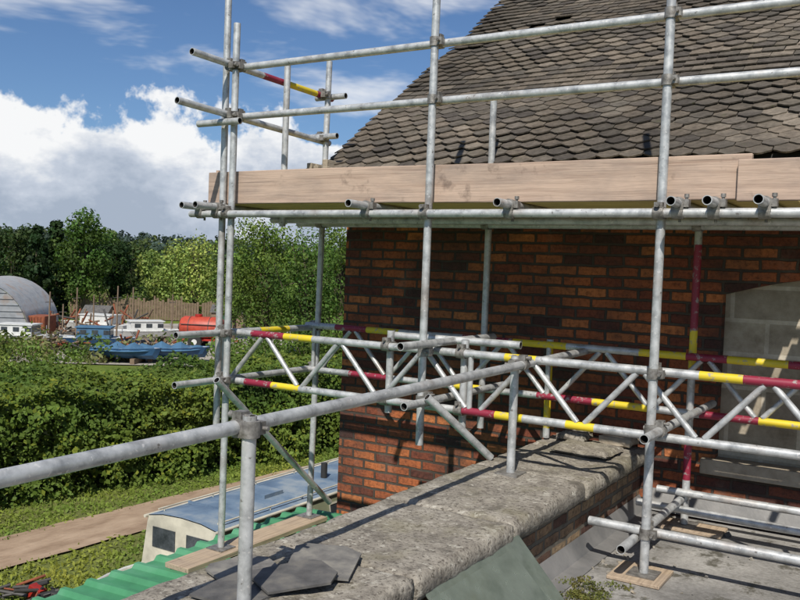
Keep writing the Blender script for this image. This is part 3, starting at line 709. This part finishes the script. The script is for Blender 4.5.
while y<5.95:
    L=random.uniform(.85,1.05); y2=min(y+L,5.985)
    if 5.985-y2<.3: y2=5.985
    ob=rough_block('coping_stone_%d'%i,-2.32+random.uniform(-.006,.006),-1.59+random.uniform(-.008,.008),y+.003,y2-.003,.33,.44+random.uniform(-.004,.004),M_COPE,par,.03,.006,i); ob.data.polygons.foreach_set('use_smooth',[True]*len(ob.data.polygons)); y=y2;i+=1
rough_block('loose_stone_slab',-2.08,-1.68,5.30,5.66,.446,.485,M_COPE,par,.03,.010,5)
rough_block('loose_stone_slab_2',-2.2,-1.98,5.74,5.95,.446,.50,M_COPE,par,.03,.012,9)
rough_block('loose_stone_slab_3',-1.9,-1.66,5.76,5.95,.446,.52,M_MORTAR,par,.03,.012,19)
def slate(loc,rot,w=.26,l=.34,mat=None):
    mb=MB(); pts=[(-w/2,-l/2),(w/2-.02,-l/2+.01),(w/2,l/2-.06),(w/2-.07,l/2),(-w/2+.03,l/2-.01),(-w/2-.005,l/2-.05)]; k=6
    vs=[(a,b,-.004) for a,b in pts]+[(a,b,.005) for a,b in pts]
    mb.add(vs,[tuple(reversed(range(k))),tuple(range(k,2*k))]+[(i,(i+1)%k,k+(i+1)%k,k+i) for i in range(k)],mat or M_SLATE)
    return mb.obj('roof_slate',None,0,loc,rot)
slate((-1.93,2.66,.468),(0.03,0.05,.5),.26,.34,M_SLATE2); slate((-2.10,2.42,.456),(0.03,-.02,1.2),.25,.3,M_SLATE2); slate((-2.0,2.28,.456),(.0,.03,.1),.24,.30); slate((-1.9,2.44,.478),(.04,.05,-.5),.22,.30)
for k,(ya,yb_,xb,zt) in enumerate([(2.85,3.74,-1.26,.37),(2.75,3.58,-1.21,.345)]):
    mb=MB(); xt=-1.60+.035*k; d=Vector((xb-xt,0,-zt)).normalized(); n_=Vector((-d.z,0,d.x))*.006
    vs=[Vector((xt,ya,zt)),Vector((xt,yb_,zt)),Vector((xb,yb_,.008)),Vector((xb,ya,.008))]
    vs=vs+[v+n_ for v in vs]; mb.add(vs,[(0,1,2,3),(7,6,5,4),(0,4,5,1),(1,5,6,2),(2,6,7,3),(3,7,4,0)],M_GLASS); mb.obj('glass_sheet')
mb=MB()
for i in range(150):
    s=random.uniform(.004,.014) if i>4 else random.uniform(.018,.03)
    x=random.uniform(-1.5,.2);yv=random.uniform(3.0,5.9)
    if i%3: x=-1.5+abs(random.gauss(0,.10))
    M=Matrix.Translation((x,yv,s*.5))@Matrix.Rotation(random.uniform(0,6),4,Vector((random.random(),random.random(),1)).normalized())
    mb.box((-s,-s*.7,-s*.5),(s,s*.7,s*.5),random.choice([M_MORTAR,M_SLATE,M_COPE,M_COPE]),M)
mb.obj('rubble',None,.003)
cl=[(Vector((random.gauss(-1.40,.10),random.gauss(4.10,.16),0.0)),random.uniform(.02,.05)) for i in range(70)]
P,Nn,S,Cc=foliage_pts(cl,26000,.01,(.11,.115,.03),.6,.014); P[:,2]=np.abs(P[:,2])*.45+.003; quads_mesh('moss',P,Nn,S,Cc,M_LEAF)

# ---------------------------------------------------------------- green lean-to roof
e=empty('green_metal_roof'); vs=[];fs=[]
yv=-2.0; prof=[]
while yv<5.98:
    prof+=[(yv,0),(yv+.09,0),(yv+.115,.030),(yv+.15,.030),(yv+.175,0)]; yv+=.2
prof=[(a,b) for a,b in prof if a<5.98]
n=len(prof); nxs=5
for k in range(nxs):
    x=-2.24-(2.38)*k/(nxs-1); z0=-.44-.10*k/(nxs-1)
    for a,b in prof: vs.append((x,a,z0+b))
for k in range(nxs-1):
    for i in range(n-1): fs.append((k*n+i,k*n+i+1,(k+1)*n+i+1,(k+1)*n+i))
r_=meshob('corrugated_sheet',vs,fs,M_GREEN,e); so=r_.modifiers.new('s','SOLIDIFY'); so.thickness=.004
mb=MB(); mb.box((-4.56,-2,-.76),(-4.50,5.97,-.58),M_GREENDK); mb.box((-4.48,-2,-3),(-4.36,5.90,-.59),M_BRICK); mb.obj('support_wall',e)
mb=MB(); mb.box((-4.36,4.15,-.495),(-4.14,5.72,-.459),M_PLANKY); mb.obj('wooden_plank',None,.004)

# ---------------------------------------------------------------- scaffolding
sc=empty('scaffolding')
X1,X2,X3,X4=-4.27,-2.65,-1.23,.55; YF,YB=4.60,5.70
UX=Vector((1,0,0));UY=Vector((0,1,0));UZ=Vector((0,0,1))
mb=MB()
mb.tube((X1,YF,-.45),(X1,YF,3.30)); mb.tube((X1-.11,YF+.03,.35),(X1-.12,YF+.03,3.62))
mb.tube((X2,YF,.52),(X2,YF,4.2)); mb.tube((X3,YF,.03),(X3,YF,4.2)); mb.tube((X4,YF,.03),(X4,YF,4.2))
mb.tube((X1,YB-.06,-.45),(X1,YB,3.28)); mb.tube((X2-.12,YB,.46),(X2-.12,YB,2.90)); 
mb.tube((X3-.05,YB,.03),(X3-.05,YB,1.93),[(.66,.95,M_RED),(.50,.66,M_YEL),(.15,.3,M_RED)]); mb.tube((X4,YB,.03),(X4,YB,2.2))
mb.tube((X1,5.17,1.9),(X1,5.17,3.18))
mb.obj('standards',sc)
mb=MB()
for x,yv,z in((X3,YF,0.022),(X4,YF,.022),(X3-.05,YB,.022),(X4,YB,.022)):
    mb.box((x-.075,yv-.075,z),(x+.075,yv+.075,z+.007),M_CLAMP); mb.cyl((x,yv,z),(x,yv,z+.1),.018,M_CLAMP)
mb.box((X1-.075,YF-.075,-.458),(X1+.075,YF+.075,-.451),M_CLAMP); mb.box((X1-.075,YB-.135,-.458),(X1+.075,YB+.0,-.451),M_CLAMP)
mb.obj('base_plates',sc)
mb=MB()
mb.box((X3-.16,YF-.14,.002),(X3+.12,YF+.16,.021),M_PLANKY); mb.box((X4-.12,YF-.3,.002),(X4+.12,YF+.3,.021),M_PLANKY); mb.box((X3-.2,YB-.12,.002),(X3+.2,YB+.12,.021),M_PLANKY); mb.obj('sole_boards',sc,.004)
mb=MB()
mb.tube((-4.62,YF-.05,1.95),(2.6,YF-.05,1.95)); mb.tube((-4.5,YB-.05,1.95),(2.6,YB-.05,1.95)); mb.tube((-4.4,5.2,1.95),(2.6,5.2,1.95))
mb.tube((X1-.02,YF+.05,3.0),(2.6,YF+.05,3.0)); mb.tube((X1-.02,YF+.05,2.65),(2.6,YF+.05,2.65))
mb.tube((X1-.05,4.22,3.02),(X1-.05,5.82,3.0),[(.45,.64,M_RED),(.64,.86,M_YEL),(.86,1,M_RED)]); mb.tube((X1-.05,4.10,2.67),(X1-.05,5.8,2.63))
mb.tube((X1-.30,YF-.05,2.60),(X1+.10,YF-.05,2.60))
mb.tube((X1-.16,YB+.05,3.0),(X1+.14,YB+.05,3.0)); mb.tube((X1-.16,YB-.05,2.66),(X1+.14,YB-.05,2.66))
mb.tube((-1.56,YF+.05,.24),(2.4,YF+.05,.24)); mb.tube((-1.45,YB-.05,.24),(2.4,YB-.05,.24)); mb.tube((-1.30,4.4,.19),(-1.30,5.9,.19)); 
mb.tube((-1.56,YB-.12,.15),(1.8,YB-.16,.12))
mb.obj('ledgers_and_guard_rails',sc)
mb=MB()
TX=[-4.52,-4.36,-3.07,-2.08,-1.13,-.95,-.71,-.2,.45,1.2,2.0]
for i,x in enumerate(TX):
    d=.03*math.sin(i*5.1); mb.tube((x,4.36+d,1.999),(x+.02*math.sin(i*3),5.9+d,1.999))
    mb.coupler((x,YF-.05,1.95),UX,UY,.049)
for x,z in((X1-.05,1.10),(X1-.05,.76)): mb.tube((x,4.15,z),(x,5.85,z),[(.5,.7,M_YEL)] if z>1 else [])
for x in(X2+.06,X3+.05,X4): mb.tube((x,4.3,.80),(x,5.9,.80))
mb.tube((X2+.05,4.25,1.155),(X2+.05,5.5,1.155)); mb.tube((X2-.4,4.9,1.16),(X2+.5,4.95,1.16))
mb.obj('transoms',sc)
mb=MB()
mb.tube((X1+.05,4.45,.78),(X1+.05,5.85,-.38)); mb.tube((X2+.10,4.50,.84),(-2.28,4.86,.45)); mb.tube((-2.27,5.74,.45),(-2.27,5.74,1.15),[(.1,.95,M_YEL)])
mb.tube((-3.0,4.78,.66),(-3.0,4.78,1.2)); mb.tube((-2.45,4.78,.62),(-2.45,4.78,1.18))
mb.obj('braces',sc)
mb=MB()
for x in(X1,X2,X3,X4):
    for z in(3.0,2.65): mb.coupler((x,YF,z),UZ,UX,.05)
    mb.coupler((x,YF,1.95),UZ,-UX,.05)
for x in(X3,X4): mb.coupler((x,YF,.24),UZ,UX,.05)
for z in(3.0,2.65,1.10,.76): mb.coupler((X1,YF,z),UZ,-UY,-.05)
for z in(3.0,2.65,1.10,.76): mb.coupler((X1,YB-.02,z),UZ,-UY,-.05)
for x in(X1,X2-.12,X3-.05,X4): mb.coupler((x,YB,1.95),UZ,-UX,.05)
for x in(X2,X3,X4):
    mb.coupler((x,YF,.80),UZ,UY,-.05); mb.coupler((x,YF,1.10),UZ,UX,.05)
for x in(-3.0,-2.45): mb.coupler((x,4.78,1.10),UZ,UX,-.05); mb.coupler((x,4.78,.745),UZ,UX,-.05)
mb.obj('couplers',sc)
def lattice(name,y,x0,x1,zt,zb,bt,bb):
    mb=MB(); mb.tube((x0,y,zt),(x1,y,zt),bt); mb.tube((x0,y,zb),(x1,y,zb),bb)
    x=x0+.16; up=True; st=.33
    k=0
    while x+st<x1:
        za,zb2=(zb+.02,zt-.02) if up else (zt-.02,zb+.02)
        p=Vector((x,y,za));q=Vector((x+st*.86,y,zb2)); mb.cyl(p,q,.0175,M_GALV,10)
        x+=st; up=not up; k+=1
        if k%6==0: mb.cyl((x-.02,y,zb),(x-.02,y,zt),.0175,M_GALV,10); x+=.06
    mb.cyl((x0+.08,y,zb),(x0+.08,y,zt),.0165,M_GALV,10)
    mb.obj(name,sc)
Lb=7.0
def bands(x0,L,lst): return [((a-x0)/L,(b-x0)/L,m) for a,b,m in lst]
lattice('lattice_beam_front',4.73,-4.5,2.5,1.10,.745,
   bands(-4.5,Lb,[(-4.15,-3.85,M_RED),(-3.85,-3.6,M_YEL),(-2.15,-1.95,M_YEL),(-1.02,-.8,M_YEL),(-.8,-.5,M_RED)]),
   bands(-4.5,Lb,[(-4.2,-3.95,M_RED),(-3.95,-3.7,M_YEL),(-2.45,-2.2,M_RED),(-2.2,-2.02,M_YEL),(-1.75,-1.58,M_YEL)]))
lattice('lattice_beam_back',5.62,-4.35,2.65,1.12,.76,
   bands(-4.35,Lb,[(-4.05,-3.75,M_RED),(-3.75,-3.45,M_YEL),(-2.9,-2.5,M_RED),(-2.5,-2.1,M_YEL),(-1.6,-1.3,M_YEL),(-1.3,-1.05,M_RED),(-1.05,-.7,M_YEL),(-.7,-.3,M_RED)]),
   bands(-4.35,Lb,[(-3.9,-3.5,M_RED),(-3.0,-2.7,M_YEL),(-2.3,-1.9,M_RED),(-1.9,-1.5,M_YEL),(-1.2,-.85,M_RED),(-.85,-.5,M_YEL)]))
def board(name,x0,x1,ya,yb_,za,zb_,mat,tilt=0):
    mb=MB(); nseg=14; vs=[];fs=[]
    for i in range(nseg+1):
        t=i/nseg; x=x0+(x1-x0)*t; w=.004*math.sin(t*9+x0); dz=tilt*t+.003*math.sin(t*7)
        vs+=[(x,ya+w,za+dz),(x,yb_+w,za+dz),(x,yb_+w,zb_+dz),(x,ya+w,zb_+dz)]
    for i in range(nseg):
        for j in range(4): a=i*4+j; b=i*4+(j+1)%4; fs.append((a,a+4,b+4,b))
    fs.append((0,1,2,3)); fs.append(tuple(nseg*4+k for k in(3,2,1,0))); mb.add(vs,fs,mat)
    mb.obj(name,sc,.005)
board('toe_board_1',-4.56,-.80,4.655,4.693,2.030,2.262,M_BOARD,-.004)
board('toe_board_2',-.86,2.4,4.615,4.652,2.015,2.225,M_BOARD,0)
for k in range(5):
    ya=4.70+k*.232; board('deck_board_%d'%k,-4.5+.04*(k%3),-.6+.03*k,ya,ya+.225,2.025,2.063,M_DECK); board('deck_board_%d'%(k+5),-.55+.03*k,2.5,ya,ya+.225,2.025,2.063,M_DECK)
board('deck_board_10',-4.2,2.5,5.865,5.985,2.025,2.063,M_DECK)  # narrow board added to block a sunlit strip at the wall top
board('end_toe_board',-4.53,-4.50,4.70,5.85,2.064,2.28,M_BOARD)

hr=empty('handrail'); mb=MB()
mb.tube((-1.97,-.8,1.005),(-1.97,5.8,1.10)); mb.tube((-1.93,2.2,.445),(-1.93,2.2,1.09)); mb.tube((-2.02,4.58,.445),(-2.02,4.58,1.13)); mb.tube((-1.93,-.2,.445),(-1.93,-.2,1.07))
mb.obj('rail_and_posts',hr)
mb=MB(); mb.coupler((-1.925,2.2,1.045),UZ,UY,.045); mb.coupler((-2.02,4.58,1.083),UZ,-UY,.05)
for p in((-1.93,2.2),(-2.02,4.58)): mb.box((p[0]-.07,p[1]-.07,.438),(p[0]+.07,p[1]+.07,.452),M_CLAMP)
mb.obj('rail_couplers',hr)

# ---------------------------------------------------------------- sky, sun, camera
EL=48; AZ=20
w=bpy.data.worlds.new('World'); scene.world=w; w.use_nodes=True; nt=w.node_tree
for n in list(nt.nodes): nt.nodes.remove(n)
out=N(nt,'ShaderNodeOutputWorld'); sky=N(nt,'ShaderNodeTexSky',sky_type='NISHITA'); sky.sun_disc=False
sky.sun_elevation=math.radians(EL); sky.sun_rotation=math.radians(180-AZ); sky.altitude=50; sky.air_density=1; sky.dust_density=.5; sky.ozone_density=2
bg1=N(nt,'ShaderNodeBackground'); bg1.inputs[1].default_value=.076
tint=mixc(nt,1.0,sky.outputs[0],(.76,.95,1.2),'MULTIPLY'); nt.links.new(tint,bg1.inputs[0])
tc=N(nt,'ShaderNodeTexCoord').outputs['Generated']; sx=N(nt,'ShaderNodeSeparateXYZ'); nt.links.new(tc,sx.inputs[0]); zz=sx.outputs[2]
fill_bias=math_(nt,'ADD',math_(nt,'MULTIPLY',sx.outputs[1],.10),math_(nt,'MULTIPLY',sx.outputs[0],-.09))  # unseen cloud bank behind the camera lowered to cut ambient fill
n1=noise_(nt,mapping(nt,tc,(1,1,1.3)),4.6,2,.5); n1b=noise_(nt,tc,15,5,.62)
top=math_(nt,'ADD',.055,math_(nt,'ADD',math_(nt,'MULTIPLY',math_(nt,'SUBTRACT',n1,.5),.30),math_(nt,'MULTIPLY',math_(nt,'SUBTRACT',n1b,.5),.14)))
top=math_(nt,'ADD',top,fill_bias)
rel=math_(nt,'SUBTRACT',top,zz)
m1=N(nt,'ShaderNodeMapRange'); m1.interpolation_type='SMOOTHSTEP'; m1.inputs[1].default_value=-.002; m1.inputs[2].default_value=.014; nt.links.new(rel,m1.inputs[0])
n2=noise_(nt,mapping(nt,tc,(1,1,3.6)),3.4,5,.62,.3)
m2=N(nt,'ShaderNodeMapRange'); m2.interpolation_type='SMOOTHSTEP'; m2.inputs[1].default_value=.50; m2.inputs[2].default_value=.72; m2.inputs[4].default_value=.7; nt.links.new(n2,m2.inputs[0])
mask=math_(nt,'MAXIMUM',m1.outputs[0],m2.outputs[0])
n3=noise_(nt,mapping(nt,tc,(1,1,1.8)),9,5,.6)
sh=math_(nt,'ADD',math_(nt,'ADD',.84,math_(nt,'MULTIPLY',rel,-4.6)),math_(nt,'MULTIPLY',math_(nt,'SUBTRACT',n3,.5),1.9))
ccol=ramp(nt,sh,[(.05,(.40,.47,.58)),(.34,(.58,.64,.74)),(.66,(.96,.97,.98))])
bg2=N(nt,'ShaderNodeBackground'); nt.links.new(ccol,bg2.inputs[0]); bg2.inputs[1].default_value=.97
mx=N(nt,'ShaderNodeMixShader'); nt.links.new(mask,mx.inputs[0]); nt.links.new(bg1.outputs[0],mx.inputs[1]); nt.links.new(bg2.outputs[0],mx.inputs[2]); nt.links.new(mx.outputs[0],out.inputs[0])

s=Vector((math.sin(math.radians(AZ))*math.cos(math.radians(EL)),-math.cos(math.radians(AZ))*math.cos(math.radians(EL)),math.sin(math.radians(EL))))
ld=bpy.data.lights.new('sun','SUN'); ld.energy=5.0; ld.angle=math.radians(.5); ld.color=(1,.955,.87)
lo=bpy.data.objects.new('sun',ld); lo.rotation_euler=s.to_track_quat('Z','Y').to_euler(); lo.location=(5,-10,20); COL.objects.link(lo)

cd=bpy.data.cameras.new('camera'); cd.sensor_width=36; cd.lens=36*860/800; cd.clip_start=.05; cd.clip_end=5000
cam=bpy.data.objects.new('camera',cd); COL.objects.link(cam)
pitch=math.radians(2.0); roll=math.radians(2.2)
f=(F2*math.cos(pitch)-UZ*math.sin(pitch)).normalized(); r0=R2.copy(); u0=r0.cross(f).normalized()
r=r0*math.cos(roll)+u0*math.sin(roll); u=u0*math.cos(roll)-r0*math.sin(roll)
M=Matrix((r,u,-f)).transposed().to_4x4(); M.translation=(0,0,CAMZ); cam.matrix_world=M
scene.camera=cam
